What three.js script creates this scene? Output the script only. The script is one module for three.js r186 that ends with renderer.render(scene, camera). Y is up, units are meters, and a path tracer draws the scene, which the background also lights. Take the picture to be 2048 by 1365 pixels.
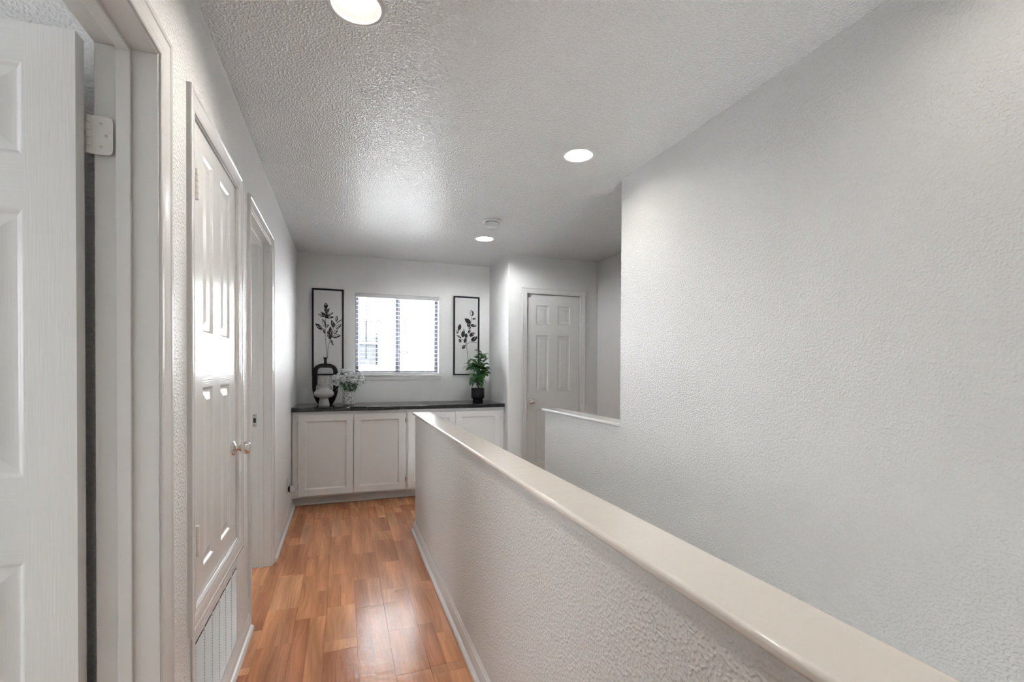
import * as THREE from 'three';
import { mergeGeometries, toCreasedNormals } from 'three/addons/utils/BufferGeometryUtils.js';
import { RoundedBoxGeometry } from 'three/addons/geometries/RoundedBoxGeometry.js';

// ---------------------------------------------------------------- camera, sky, sun, exposure
const scene = new THREE.Scene();
const camera = new THREE.PerspectiveCamera(2 * Math.atan(682.5 / 941.07) * 180 / Math.PI, 2048 / 1365, 0.05, 200);
camera.rotation.order = 'YXZ';
camera.rotation.set(-0.0106, -0.3446, 0.0048);
camera.position.set(0.436, 1.281, 0);
camera.setViewOffset(2048, 1365, 0, -65, 2048, 1365);           // shifted lens: horizon below the middle
scene.add(camera);
scene.background = new THREE.Color().setRGB(3.6, 3.7, 3.85);      // bright hazy sky
const sun = new THREE.DirectionalLight(new THREE.Color().setRGB(0.93, 0.98, 1.05), 285);
sun.position.set(7, 9, -4.7); sun.target.position.set(1, 0, -8.6);
sun.castShadow = true; sun.shadow.mapSize.set(2048, 2048);
Object.assign(sun.shadow.camera, { left: -8, right: 8, top: 8, bottom: -8, near: 0.5, far: 40 });
scene.add(sun, sun.target);
const renderer = new THREE.WebGLRenderer({ antialias: true });
renderer.toneMapping = THREE.LinearToneMapping;
renderer.toneMappingExposure = 1.38;
renderer.shadowMap.enabled = true;

// ---------------------------------------------------------------- helpers
const H = 2.44;
function rng(seed) { let a = seed >>> 0; return () => { a = (a + 0x6D2B79F5) >>> 0; let t = Math.imul(a ^ (a >>> 15), 1 | a); t = (t + Math.imul(t ^ (t >>> 7), 61 | t)) ^ t; return ((t ^ (t >>> 14)) >>> 0) / 4294967296; }; }
const V = (x, y, z) => new THREE.Vector3(x, y, z);
const taken = {};
function numbered(n) { const k = taken[n] = (taken[n] ?? -1) + 1; return k ? `${n}_${String(k).padStart(3, '0')}` : n; }
function tag(o, label, category, group, kind) { o.userData.label = label; if (category) o.userData.category = category; if (group) o.userData.group = group; if (kind) o.userData.kind = kind; return o; }
function shadows(o) { o.castShadow = o.receiveShadow = true; return o; }
function mesh(name, geo, mat, parent) { const m = shadows(new THREE.Mesh(geo, mat)); m.name = parent ? name : numbered(name); (parent ?? scene).add(m); return m; }
function group(name, parent, x = 0, y = 0, z = 0) { const g = new THREE.Group(); g.name = parent ? name : numbered(name); g.position.set(x, y, z); (parent ?? scene).add(g); return g; }
// texture coordinates in metres, taken from the face's own plane
function metres(geo, swap = false, du = 0, dv = 0) {
  const g = geo.index ? geo.toNonIndexed() : geo; if (!g.attributes.normal) g.computeVertexNormals();
  const p = g.attributes.position, uv = new Float32Array(p.count * 2), a = V(), b = V(), c = V();
  for (let i = 0; i < p.count; i += 3) {
    a.fromBufferAttribute(p, i); b.fromBufferAttribute(p, i + 1); c.fromBufferAttribute(p, i + 2);
    const n = b.clone().sub(a).cross(c.clone().sub(a)), ax = Math.abs(n.x), ay = Math.abs(n.y), az = Math.abs(n.z);
    [a, b, c].forEach((q, k) => {
      let u, v; if (ay >= ax && ay >= az) { u = q.x; v = q.z; } else if (ax >= az) { u = q.z; v = q.y; } else { u = q.x; v = q.y; }
      if (swap) [u, v] = [v, u];
      uv[(i + k) * 2] = u + du; uv[(i + k) * 2 + 1] = v + dv;
    });
  }
  g.setAttribute('uv', new THREE.BufferAttribute(uv, 2)); return g;
}
function rawBox(x0, x1, y0, y1, z0, z1) { return new THREE.BoxGeometry(Math.abs(x1 - x0), Math.abs(y1 - y0), Math.abs(z1 - z0)).translate((x0 + x1) / 2, (y0 + y1) / 2, (z0 + z1) / 2); }
function box(x0, x1, y0, y1, z0, z1, swap) { return metres(rawBox(x0, x1, y0, y1, z0, z1), swap); }
function rbox(x0, x1, y0, y1, z0, z1, r = 0.003, seg = 2) { return metres(new RoundedBoxGeometry(Math.abs(x1 - x0), Math.abs(y1 - y0), Math.abs(z1 - z0), seg, r).translate((x0 + x1) / 2, (y0 + y1) / 2, (z0 + z1) / 2)); }
const merge = (list) => mergeGeometries(list.map((g) => { const q = g.index ? g.toNonIndexed() : g; for (const k of Object.keys(q.attributes)) if (!['position', 'normal', 'uv'].includes(k)) q.deleteAttribute(k); return q; }));
function lathe(pts, seg = 40) { return new THREE.LatheGeometry(pts.map(([r, y]) => new THREE.Vector2(r, y)), seg); }
// a mesh of quads from rows of points; flat or creased shading
function grid(rows, closed = false, crease = 0.5) {
  const pos = [], n = rows[0].length, m = rows.length;
  for (let i = 0; i + 1 < m; i++) for (let j = 0; j < (closed ? n : n - 1); j++) {
    const k = (j + 1) % n, a = rows[i][j], b = rows[i + 1][j], c = rows[i + 1][k], d = rows[i][k];
    for (const q of [a, b, c, a, c, d]) pos.push(q.x, q.y, q.z);
  }
  const g = new THREE.BufferGeometry(); g.setAttribute('position', new THREE.Float32BufferAttribute(pos, 3)); g.computeVertexNormals();
  return metres(crease ? toCreasedNormals(g, crease) : g);
}
function capFan(pts, flip) { const pos = []; for (let i = 1; i + 1 < pts.length; i++) for (const q of flip ? [pts[0], pts[i + 1], pts[i]] : [pts[0], pts[i], pts[i + 1]]) pos.push(q.x, q.y, q.z); const g = new THREE.BufferGeometry(); g.setAttribute('position', new THREE.Float32BufferAttribute(pos, 3)); g.computeVertexNormals(); return metres(g); }
// walls drawn in plan (x, z) with rounded corners where a radius is given, raised from y0 to y1
function planWall(pts, y0, y1) {
  const s = new THREE.Shape(), n = pts.length;
  pts.forEach(([x, z, r], i) => {
    if (!r) { i ? s.lineTo(x, -z) : s.moveTo(x, -z); return; }
    const p = new THREE.Vector2(x, -z), a = new THREE.Vector2(pts[(i + n - 1) % n][0], -pts[(i + n - 1) % n][1]), b = new THREE.Vector2(pts[(i + 1) % n][0], -pts[(i + 1) % n][1]);
    const q = p.clone().add(a.sub(p).setLength(r)), w = p.clone().add(b.sub(p).setLength(r));
    i ? s.lineTo(q.x, q.y) : s.moveTo(q.x, q.y); s.quadraticCurveTo(p.x, p.y, w.x, w.y);
  });
  s.closePath();
  return metres(toCreasedNormals(new THREE.ExtrudeGeometry(s, { depth: y1 - y0, bevelEnabled: false, curveSegments: 6 }).rotateX(-Math.PI / 2).translate(0, y0, 0), 0.6));
}

// ---------------------------------------------------------------- noise and textures
function lattice(seed, period) { const r = rng(seed), g = []; for (let i = 0; i < period * period; i++) { const a = r() * 6.2832; g.push(Math.cos(a), Math.sin(a)); } return g; }
function tnoise(L, P, x, y) {
  const xi = Math.floor(x), yi = Math.floor(y), fx = x - xi, fy = y - yi, u = fx * fx * fx * (fx * (fx * 6 - 15) + 10), v = fy * fy * fy * (fy * (fy * 6 - 15) + 10);
  const d = (i, j) => { const k = 2 * ((((yi + j) % P + P) % P) * P + ((xi + i) % P + P) % P); return L[k] * (fx - i) + L[k + 1] * (fy - j); };
  const a = d(0, 0), b = d(1, 0), c = d(0, 1), e = d(1, 1); return a + u * (b - a) + v * (c - a) + u * v * (a - b - c + e);
}
function dataTex(w, h, fn, srgb = false) {
  const d = new Uint8Array(w * h * 4);
  for (let y = 0; y < h; y++) for (let x = 0; x < w; x++) { const c = fn(x / w, y / h), k = 4 * (y * w + x); for (let i = 0; i < 3; i++) d[k + i] = Math.max(0, Math.min(255, Math.round(255 * (Array.isArray(c) ? c[i] : c)))); d[k + 3] = 255; }
  const t = new THREE.DataTexture(d, w, h); t.wrapS = t.wrapT = THREE.RepeatWrapping; t.magFilter = THREE.LinearFilter; t.minFilter = THREE.LinearMipmapLinearFilter; t.generateMipmaps = true;
  if (srgb) t.colorSpace = THREE.SRGBColorSpace; t.needsUpdate = true; return t;
}
const sm = (a, b, x) => { const t = Math.max(0, Math.min(1, (x - a) / (b - a))); return t * t * (3 - 2 * t); };
const L48 = lattice(1, 48), L96 = lattice(2, 96), L24 = lattice(3, 24), L8 = lattice(4, 8), L192 = lattice(5, 192);
// sprayed orange-peel plaster: soft merging blobs about a centimetre across
const peel = dataTex(1024, 1024, (u, v) => {
  const wx = 0.35 * tnoise(L48, 48, u * 48 + 7, v * 48), wy = 0.35 * tnoise(L48, 48, u * 48, v * 48 + 13);
  const n = tnoise(L96, 96, u * 96 + wx, v * 96 + wy), m = tnoise(L48, 48, u * 48 + 3, v * 48 + 5), f = tnoise(L192, 192, u * 192, v * 192);
  return 0.18 + 0.5 * sm(-0.12, 0.4, n) + 0.22 * sm(-0.1, 0.45, m) + 0.14 * (f + 0.3);
}); peel.repeat.set(1 / 0.78, 1 / 0.78);
// embossed grain of moulded doors: streaks along v
const emboss = dataTex(512, 512, (u, v) => {
  const w = 0.5 * tnoise(L8, 8, u * 8, v * 4 - Math.floor(v * 4 / 8) * 0), n = tnoise(L96, 96, u * 96 + w, v * 8 % 96), m = tnoise(L24, 24, u * 24 + w, v * 3 % 24);
  return 0.55 + 0.5 * n + 0.25 * m;
}); emboss.repeat.set(1 / 0.35, 1 / 0.7);
const gentle = dataTex(256, 256, (u, v) => 0.5 + 0.5 * tnoise(L8, 8, u * 8, v * 8) + 0.25 * tnoise(L24, 24, u * 24, v * 24)); gentle.repeat.set(1 / 0.35, 1 / 0.35);
// maple-like strip flooring: grain along v
const grain = dataTex(1024, 1024, (u, v) => {
  const warp = 1.6 * tnoise(L8, 8, u * 8, v * 3), cloud = tnoise(L8, 8, u * 8 + 2.5, v * 2 + 0.7), n = tnoise(L96, 96, u * 64 + warp, v * 5), f = tnoise(L192, 192, u * 170 + warp, v * 14), flame = Math.sin((u * 22 + warp * 1.4 + 0.9 * cloud) * 6.283);
  const t = (0.82 + 0.24 * cloud + 0.07 * n + 0.045 * f + 0.018 * flame);
  return [t, t * (0.985 + 0.03 * cloud), t * (0.965 + 0.05 * cloud)];
}, true);

// ---------------------------------------------------------------- materials
const rgb = (r, g, b) => new THREE.Color().setRGB(r, g, b);
const std = (o) => new THREE.MeshStandardMaterial(o);
const M = {
  wall: std({ color: rgb(0.83, 0.83, 0.82), roughness: 0.42, bumpMap: peel, bumpScale: 0.0028 }),
  wallSmooth: std({ color: rgb(0.83, 0.83, 0.82), roughness: 0.42, bumpMap: peel, bumpScale: 0.001 }),
  ceiling: std({ color: rgb(0.84, 0.84, 0.835), roughness: 0.13, bumpMap: peel, bumpScale: 0.0038 }),
  trim: std({ color: rgb(0.80, 0.795, 0.785), roughness: 0.2, bumpMap: gentle, bumpScale: 0.0006 }),
  cap: std({ color: rgb(0.86, 0.805, 0.745), roughness: 0.15, bumpMap: gentle, bumpScale: 0.0005 }),
  door: std({ color: rgb(0.80, 0.80, 0.785), roughness: 0.24, bumpMap: emboss, bumpScale: 0.0004 }),
  panel: std({ color: rgb(0.80, 0.80, 0.785), roughness: 0.22, bumpMap: emboss, bumpScale: 0.0002 }),
  cabinet: std({ color: rgb(0.86, 0.86, 0.85), roughness: 0.35 }),
  hinge: std({ color: rgb(0.74, 0.70, 0.64), roughness: 0.35 }),
  brass: std({ color: rgb(0.30, 0.27, 0.23), roughness: 0.35, metalness: 0.8 }),
  gap: std({ color: rgb(0.03, 0.028, 0.026), roughness: 0.9 }),
  chrome: std({ color: rgb(0.82, 0.81, 0.79), roughness: 0.06, metalness: 1 }),
  steel: std({ color: rgb(0.55, 0.55, 0.55), roughness: 0.3, metalness: 1 }),
  tile: std({ color: rgb(0.010, 0.0105, 0.012), roughness: 0.09, bumpMap: gentle, bumpScale: 0.0004 }),
  grout: std({ color: rgb(0.16, 0.16, 0.16), roughness: 0.8 }),
  black: new THREE.MeshPhysicalMaterial({ color: rgb(0.007, 0.007, 0.008), roughness: 0.6, specularIntensity: 0.35 }),
  frameBlack: new THREE.MeshPhysicalMaterial({ color: rgb(0.007, 0.007, 0.008), roughness: 0.5, specularIntensity: 0.4 }),
  clay: std({ color: rgb(0.40, 0.385, 0.375), roughness: 0.75 }),
  plastic: std({ color: rgb(0.74, 0.74, 0.735), roughness: 0.3 }),
  blind: new THREE.MeshPhysicalMaterial({ color: rgb(0.82, 0.82, 0.83), roughness: 0.4, transmission: 0.12, thickness: 0 }),
  aluminium: std({ color: rgb(0.09, 0.10, 0.13), roughness: 0.45, metalness: 0.3 }),
  glass: new THREE.MeshPhysicalMaterial({ color: rgb(1, 1, 1), roughness: 0.0, transmission: 1, thickness: 0, ior: 1.5 }),
  stucco: std({ color: rgb(0.80, 0.79, 0.77), roughness: 0.9, bumpMap: peel, bumpScale: 0.004 }),
  concrete: std({ color: rgb(0.50, 0.50, 0.49), roughness: 0.95 }),
  carpet: std({ color: rgb(0.60, 0.535, 0.45), roughness: 1 }),
  subfloor: std({ color: rgb(0.10, 0.05, 0.028), roughness: 0.7 }),
  leafWhite: new THREE.MeshPhysicalMaterial({ color: rgb(0.88, 0.89, 0.88), roughness: 0.6, transmission: 0.2, thickness: 0 }),
  bark: std({ color: rgb(0.05, 0.03, 0.02), roughness: 0.8 }),
  soil: std({ color: rgb(0.04, 0.03, 0.025), roughness: 1 }),
};
const doorTurned = M.door.clone(); doorTurned.bumpMap = emboss;
const greens = [[0.045, 0.13, 0.035], [0.03, 0.085, 0.03], [0.085, 0.19, 0.05], [0.11, 0.20, 0.12]].map(([r, g, b]) => new THREE.MeshPhysicalMaterial({ color: rgb(r, g, b), roughness: 0.42, transmission: 0.15, thickness: 0 }));
const sage = [[0.20, 0.31, 0.22], [0.12, 0.22, 0.12], [0.34, 0.45, 0.37]].map(([r, g, b]) => new THREE.MeshPhysicalMaterial({ color: rgb(r, g, b), roughness: 0.6, transmission: 0.2, thickness: 0 }));

// ---------------------------------------------------------------- the rooms: floor, walls, ceiling
const XH0 = 0.965, XH1 = 1.075, ZHE = -3.70;                       // low wall beside the corridor
const XR0 = 2.041, XR1 = 2.155, ZRC = -2.502, ZRE = -3.645;       // right wall, the corner where it drops, its end
const ZE = -5.172, XN = 2.014, ZD = -4.518, XF = 3.047, ZB = 1.5; // end wall, nook side, closet door wall, far right wall, behind camera
const struct = (name, geo, mat, label, category) => tag(mesh(name, geo, mat), label, category, null, 'structure');

const floor = tag(group('floor'), 'glossy reddish-brown wood strip floor of the corridor and landing', 'floor', null, 'structure');
mesh('subfloor', merge([box(-3.4, XH1 - 0.03, -0.25, -0.012, ZE - 0.14, ZB + 0.1), box(XH1 - 0.03, XR0 + 0.03, -0.25, -0.012, ZE - 0.14, ZRE - 0.08), box(XR0 + 0.03, XF + 0.12, -0.25, -0.012, ZE - 0.14, ZB + 0.1)]), M.subfloor, floor);
mesh('carpet', merge([box(-3.4, -0.129, -0.0119, 0.0, -1.57, ZB), box(-3.4, -0.129, -0.0119, 0.0, ZE, -2.45)]), M.carpet, floor);
{
  const tones = [[0.82, 0.365, 0.165], [0.87, 0.41, 0.195], [0.75, 0.325, 0.145], [0.91, 0.45, 0.225], [0.68, 0.28, 0.125], [0.84, 0.38, 0.175], [0.78, 0.35, 0.16]];
  const r = rng(77), mats = [];
  for (let i = 0; i < 14; i++) {
    const t = grain.clone(); t.needsUpdate = true; t.repeat.set(1 / 0.62, 1 / 1.4); t.offset.set(r(), r());
    const c = tones[i % 7], k = 0.94 + 0.12 * r();
    mats.push(std({ color: rgb(c[0] * k, c[1] * k, c[2] * k), map: t, roughness: 0.21, bumpMap: gentle, bumpScale: 0.0008 }));
  }
  const shapes = {};
  const plankGeo = (len, w) => shapes[`${len}_${w}`] ??= metres(new THREE.BoxGeometry(w, 0.012, len));
  const W = 0.0719, PITCH = 0.1447;                                  // a board is two strips wide, with a fine open joint between boards
  let last = 0;
  const put = (x, z, len, w, q) => { let k = Math.floor(q() * mats.length); if (k % 7 === last % 7) k = (k + 1) % mats.length; last = k; mesh('plank', plankGeo(Math.round(len * 1000) / 1000, w), mats[k], floor).position.set(x, -0.006, z - len / 2); };
  const board = (x, zNear, zFar, seed) => {                          // x: left edge of the board
    const q = rng(seed); let z = zNear;
    while (z > zFar + 0.005) {
      let len = z > -1.1 ? 1.2 : [0.42, 0.55, 0.7, 0.35, 0.85][Math.floor(q() * 5)];
      if (z - len < zFar + 0.15) len = z - zFar;
      if (q() < 0.45) put(x + W, z, len - 0.0007, 2 * W, q);
      else for (const s of [0, 1]) { const cut = len > 0.4 ? len * [0.35, 0.5, 0.62, 1][Math.floor(q() * 4)] : len; put(x + W * (s + 0.5), z, cut < len ? cut : len - 0.0007, W, q); if (cut < len) put(x + W * (s + 0.5), z - cut, len - cut - 0.0007, W, q); }
      z -= len;
    }
  };
  // board joints fall at 0.355, 0.499, 0.644 and 0.789 metres from the left wall
  for (let b = -3; b < 19; b++) {
    const x = 0.355 + b * PITCH, off = rng(500 + b * 7)() * 0.6;
    if (x > XF - 0.02) break;
    board(x, x < XH1 - 0.05 ? ZB - off : (x > XR1 - 0.02 ? -3.2 + off : ZRE - 0.06), ZE + 0.41, 900 + b * 13);
  }
  for (const [a, b] of [[-2.646, -3.361], [-0.611, -1.409]]) put(-0.1036, a, a - b, 0.0495, rng(Math.round(-a * 100))); // narrow strip in the doorways
}

const LIGHTS = [[0.475, -1.60], [1.637, -2.295], [1.625, -4.055], [1.637, -0.66], [0.475, 0.75], [2.6, -2.35]];
{
  const s = new THREE.Shape(); s.moveTo(-3.4, 5.32); s.lineTo(-3.4, -1.6); s.lineTo(3.2, -1.6); s.lineTo(3.2, 5.32); s.closePath();
  for (const [x, z] of LIGHTS) { const h = new THREE.Path(); h.absarc(x, -z, 0.0765, 0, Math.PI * 2, true); s.holes.push(h); }
  struct('ceiling', metres(new THREE.ExtrudeGeometry(s, { depth: 0.22, bevelEnabled: false, curveSegments: 48 }).rotateX(-Math.PI / 2).translate(0, H, 0)), M.ceiling, 'white sprayed textured ceiling over hallway and stairwell', 'ceiling');
}
const D1 = [-0.61, -1.41, 0, 2.06], D2 = [-1.70, -2.335, 0.535, 2.06], D3 = [-2.645, -3.362, 0, 2.06];
const LW = -0.128, J = 0.018; // wall thickness, jamb thickness
struct('wall_left', merge([
  box(LW, 0, 0, H, D1[0] + J, ZB), box(LW, 0, D1[3] + J, H, D1[1] - J, D1[0] + J), box(LW, 0, 0, H, D2[0] + J, D1[1] - J),
  box(LW, 0, D2[3] + J, H, D2[1] - J, D2[0] + J), box(LW, 0, 0, D2[2] - J, D2[1] - J, D2[0] + J), box(LW, 0, 0, H, D3[0] + J, D2[1] - J),
  box(LW, 0, D3[3] + J, H, D3[1] - J, D3[0] + J), box(LW, 0, 0, H, ZE, D3[1] - J)]), M.wall, 'white textured wall on the left pierced by three white doorways', 'wall');
const WX0 = 0.557, WX1 = 1.432, WY0 = 1.216, WY1 = 2.064;
struct('wall_end', merge([box(LW, WX0, 0, H, ZE - 0.14, ZE), box(WX1, 2.13, 0, H, ZE - 0.14, ZE), box(WX0, WX1, 0, WY0, ZE - 0.14, ZE), box(WX0, WX1, WY1, H, ZE - 0.14, ZE)]), M.wallSmooth, 'pale wall at the end of the hall around the window', 'wall');
struct('wall_nook', planWall([[XN, ZE], [2.13, ZE], [2.13, ZD - 0.11], [2.204, ZD - 0.11], [2.204, ZD], [XN, ZD, 0.012]], 0, H), M.wallSmooth, 'short white wall closing the right side of the counter nook', 'wall');
struct('wall_closet', merge([box(2.204, 2.848, 2.072, H, ZD - 0.11, ZD), box(2.848, XF + 0.1, 0, H, ZD - 0.11, ZD)]), M.wallSmooth, 'white wall around the six-panel door past the stairs', 'wall');
struct('wall_far', box(XF, XF + 0.1, 0, H, ZD, -0.6), M.wallSmooth, 'shaded white wall of side passage seen past the right wall corner', 'wall');
struct('wall_passage', box(XR1, XF + 0.1, 0, H, -0.7, -0.6), M.wall, 'white wall closing the side passage', 'wall');
struct('wall_right', merge([planWall([[XR0, ZB], [XR0, ZRC, 0.006], [XR1, ZRC, 0.006], [XR1, ZB]], 0.925, H), planWall([[XR0, ZB], [XR0, ZRE, 0.01], [XR1, ZRE, 0.01], [XR1, ZB]], -0.26, 0.925), box(XR0, XR1, -2.8, -0.26, ZRE, ZB)]), M.wall, 'tall white textured stairwell wall filling the right side', 'wall');
struct('wall_low', merge([planWall([[XH0, ZB], [XH1, ZB], [XH1, ZHE, 0.01], [XH0, ZHE, 0.01]], 0, 0.914), box(XH0 + 0.05, XH1, -2.8, -0.012, ZHE + 0.04, ZB)]), M.wall, 'waist-high white textured wall between corridor and stairwell', 'wall');
struct('wall_back', merge([box(LW, XF + 0.1, -1.15, H, ZB, ZB + 0.1), box(LW, 1.12, -2.8, -1.15, ZB, ZB + 0.1), box(2.0, XF + 0.1, -2.8, -1.15, ZB, ZB + 0.1), box(1.12, 2.0, -2.8, -2.35, ZB, ZB + 0.1)]), M.wall, 'white wall behind the viewpoint', 'wall');
struct('wall_bedroom', merge([box(-3.4, LW, 0, H, -1.63, -1.52), box(-3.4, LW, 0, H, ZB, ZB + 0.1),
  box(-3.4, -3.28, 0, 0.85, -1.6, ZB), box(-3.4, -3.28, 2.1, H, -1.6, ZB), box(-3.4, -3.28, 0.85, 2.1, -1.6, -1.1), box(-3.4, -3.28, 0.85, 2.1, 0.9, ZB)]), M.wall, 'white walls of the bedroom behind the nearest door', 'wall');
struct('wall_room', merge([box(-3.4, LW, 0, H, -2.52, -2.41), box(-3.4, LW, 0, H, ZE - 0.14, ZE), box(-3.4, -3.28, 0, 0.85, ZE, -2.45), box(-3.4, -3.28, 2.1, H, ZE, -2.45), box(-3.4, -3.28, 0.85, 2.1, ZE, -4.6), box(-3.4, -3.28, 0.85, 2.1, -3.1, -2.45), box(-0.95, -0.85, 0, H, -2.45, -1.6)]), M.wall, 'white walls of the room behind the open farther doorway', 'wall');
// stairs going down towards the viewer
{
  const st = tag(group('stair_flight'), 'carpeted stairs descending between low wall and right wall', 'stairs', null, 'structure');
  for (let i = 0; i < 13; i++) {
    const y = -0.197 * (i + 1), z = ZRE - 0.02 + i * 0.262;
    mesh('riser', box(XH1, XR0, y - 0.03, y + 0.197 - 0.03, z, z + 0.02), M.carpet, st);
    mesh('tread', rbox(XH1, XR0, y - 0.03, y, z - 0.0, z + 0.29, 0.01), M.carpet, st);
  }
  mesh('lower_landing', box(XH1, XR0, -2.8, -2.757, ZRE - 0.1, ZB), M.carpet, st);
  mesh('stringer_wall', box(XH1, XR0, -2.8, -0.25, ZRE - 0.1, ZRE - 0.02), M.wall, st);
}

// ---------------------------------------------------------------- trim: casings, caps, baseboards
// frame moulding round an opening in a wall: s runs along the wall, d out of it; four sides if closed
const PROFILE = [[0, 0], [0, 0.0065], [0.004, 0.0085], [0.009, 0.0085], [0.012, 0.0065], [0.018, 0.0085], [0.032, 0.0112], [0.044, 0.0122], [0.047, 0.0148], [0.055, 0.0155], [0.058, 0.0145], [0.059, 0.012], [0.059, 0]];
function casing(at, s0, s1, y0, y1, closed) {
  const lo = Math.min(s0, s1), hi = Math.max(s0, s1), ring = (sx, sy) => PROFILE.map(([t, d]) => at(sx < 0 ? lo - t : hi + t, sy < 0 ? (closed ? y0 - t : y0) : y1 + t, d));
  const rows = [ring(-1, -1), ring(-1, 1), ring(1, 1), ring(1, -1)]; if (closed) rows.push(ring(-1, -1));
  const rev = at(1, 0, 0).x !== at(0, 0, 0).x;
  return grid(rev ? rows.map((r) => [...r].reverse()) : rows, false, 0.35);
}
const onLeft = (s, y, d) => V(d, y, s), onCloset = (s, y, d) => V(s, y, ZD + d);
const BASE = [[0, 0], [0.027, 0], [0.0285, 0.006], [0.0265, 0.016], [0.021, 0.022], [0.0135, 0.025], [0.0125, 0.03], [0.0125, 0.062], [0.010, 0.068], [0.0095, 0.074], [0.005, 0.082], [0.0035, 0.088], [0, 0.089]];
function baseboard(pts) { // polyline in plan (x, z); the board stands on its left hand side
  const rows = pts.map(([x, z], i) => {
    const a = pts[Math.max(0, i - 1)], b = pts[Math.min(pts.length - 1, i + 1)], n = [];
    if (i) n.push(new THREE.Vector2(x - a[0], z - a[1]).normalize());
    if (i < pts.length - 1) n.push(new THREE.Vector2(b[0] - x, b[1] - z).normalize());
    const nn = n.map((t) => new THREE.Vector2(t.y, -t.x)), m = nn.length === 2 ? nn[0].clone().add(nn[1]).divideScalar(1 + nn[0].dot(nn[1])) : nn[0];
    return BASE.map(([d, y]) => V(x + m.x * d, y + 0.0002, z + m.y * d));
  });
  return merge([grid(rows, false, 0.4), capFan(rows[0], true), capFan(rows[rows.length - 1], false)]);
}
struct('baseboard_left', merge([baseboard([[0, -4.72], [0, D3[1] - 0.066]]), baseboard([[0, D3[0] + 0.066], [0, D1[1] - 0.066]])]), M.trim, 'white baseboard with shoe moulding along the left wall', 'baseboard');
struct('baseboard_right', baseboard([[XH0, ZB], [XH0, ZHE], [XH1, ZHE]]), M.trim, 'white baseboard wrapping the foot of the low stair wall', 'baseboard');
struct('baseboard_end', merge([baseboard([[XN + 0.005, ZD], [2.164, ZD]].reverse()), baseboard([[2.90, ZD], [XF, ZD], [XF, -0.7]].reverse())]), M.trim, 'white baseboard beside the closet door', 'baseboard');
{
  const c1 = tag(group('trim_1'), 'glossy cream wooden cap board along top of the long low wall', 'trim', null, 'structure');
  mesh('cap_board', rbox(0.949, 1.090, 0.914, 0.935, -3.738, ZB, 0.0085, 5), M.cap, c1);
  const c2 = tag(group('trim_2'), 'glossy white cap board on the short low wall beyond the stairs', 'trim', null, 'structure');
  mesh('cap_board', rbox(2.020, 2.172, 0.925, 0.946, -3.672, ZRC + 0.002, 0.0085, 5), M.trim, c2);
}

// ---------------------------------------------------------------- doors
// one face of a moulded door panel: rings of rectangles stepping in
const STEPS = [[0, 0], [0.004, -0.001], [0.010, -0.0065], [0.013, -0.0075], [0.019, -0.0075], [0.043, -0.0015], [0.045, -0.001]];
function panelGeo(w, h, steps = STEPS) {
  const rows = steps.map(([i, d]) => [V(-w / 2 + i, -h / 2 + i, d), V(w / 2 - i, -h / 2 + i, d), V(w / 2 - i, h / 2 - i, d), V(-w / 2 + i, h / 2 - i, d)].reverse());
  return merge([grid(rows, true, 0.25), capFan(rows[rows.length - 1], true)]);
}
// a slab in its own axes: x from the hinge edge (0) to the latch edge (w), y up, front face towards +z at z = 0
function slab(parent, w, y0, y1, cols, rowsY, t = 0.035) {
  const xs = [0, ...cols.flat(), w], up = [], flat = [];
  for (let i = 0; i < xs.length; i += 2) up.push(rawBox(xs[i], xs[i + 1], y0, y1, -t, 0));
  const ys = [y0, ...rowsY.flat(), y1];
  for (const [a, b] of cols) for (let i = 0; i < ys.length; i += 2) flat.push(box(a, b, ys[i], ys[i + 1], -t, 0, true));
  const s = mesh('slab', merge([...up.map((g) => metres(g)), ...flat]), M.door, parent);
  for (const [a, b] of cols) for (const [c, e] of rowsY) for (const side of [1, -1]) {
    const p = mesh('panel', panelGeo(b - a, e - c), M.panel, s);
    p.position.set((a + b) / 2, (c + e) / 2, side > 0 ? 0 : -t); if (side < 0) p.rotation.y = Math.PI;
  }
  return s;
}
function knob(parent, x, y, z, ry) {
  const k = group('knob', parent, x, y, z); k.rotation.y = ry; // axis towards +z of the group
  mesh('rose', lathe([[0, 0], [0.031, 0], [0.0315, 0.003], [0.029, 0.006], [0.022, 0.010], [0.015, 0.012], [0.0105, 0.016], [0.0105, 0.026]]).rotateX(Math.PI / 2), M.chrome, k);
  mesh('ball', lathe([[0.0105, 0.022], [0.014, 0.028], [0.022, 0.034], [0.0265, 0.043], [0.0272, 0.050], [0.0255, 0.058], [0.020, 0.065], [0.012, 0.0685], [0, 0.0695]]).rotateX(Math.PI / 2), M.chrome, k);
}
const screwHead = new THREE.CylinderGeometry(0.0036, 0.0042, 0.0012, 12).rotateX(Math.PI / 2), screwSlot = new THREE.BoxGeometry(0.0034, 0.0009, 0.0004);
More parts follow.
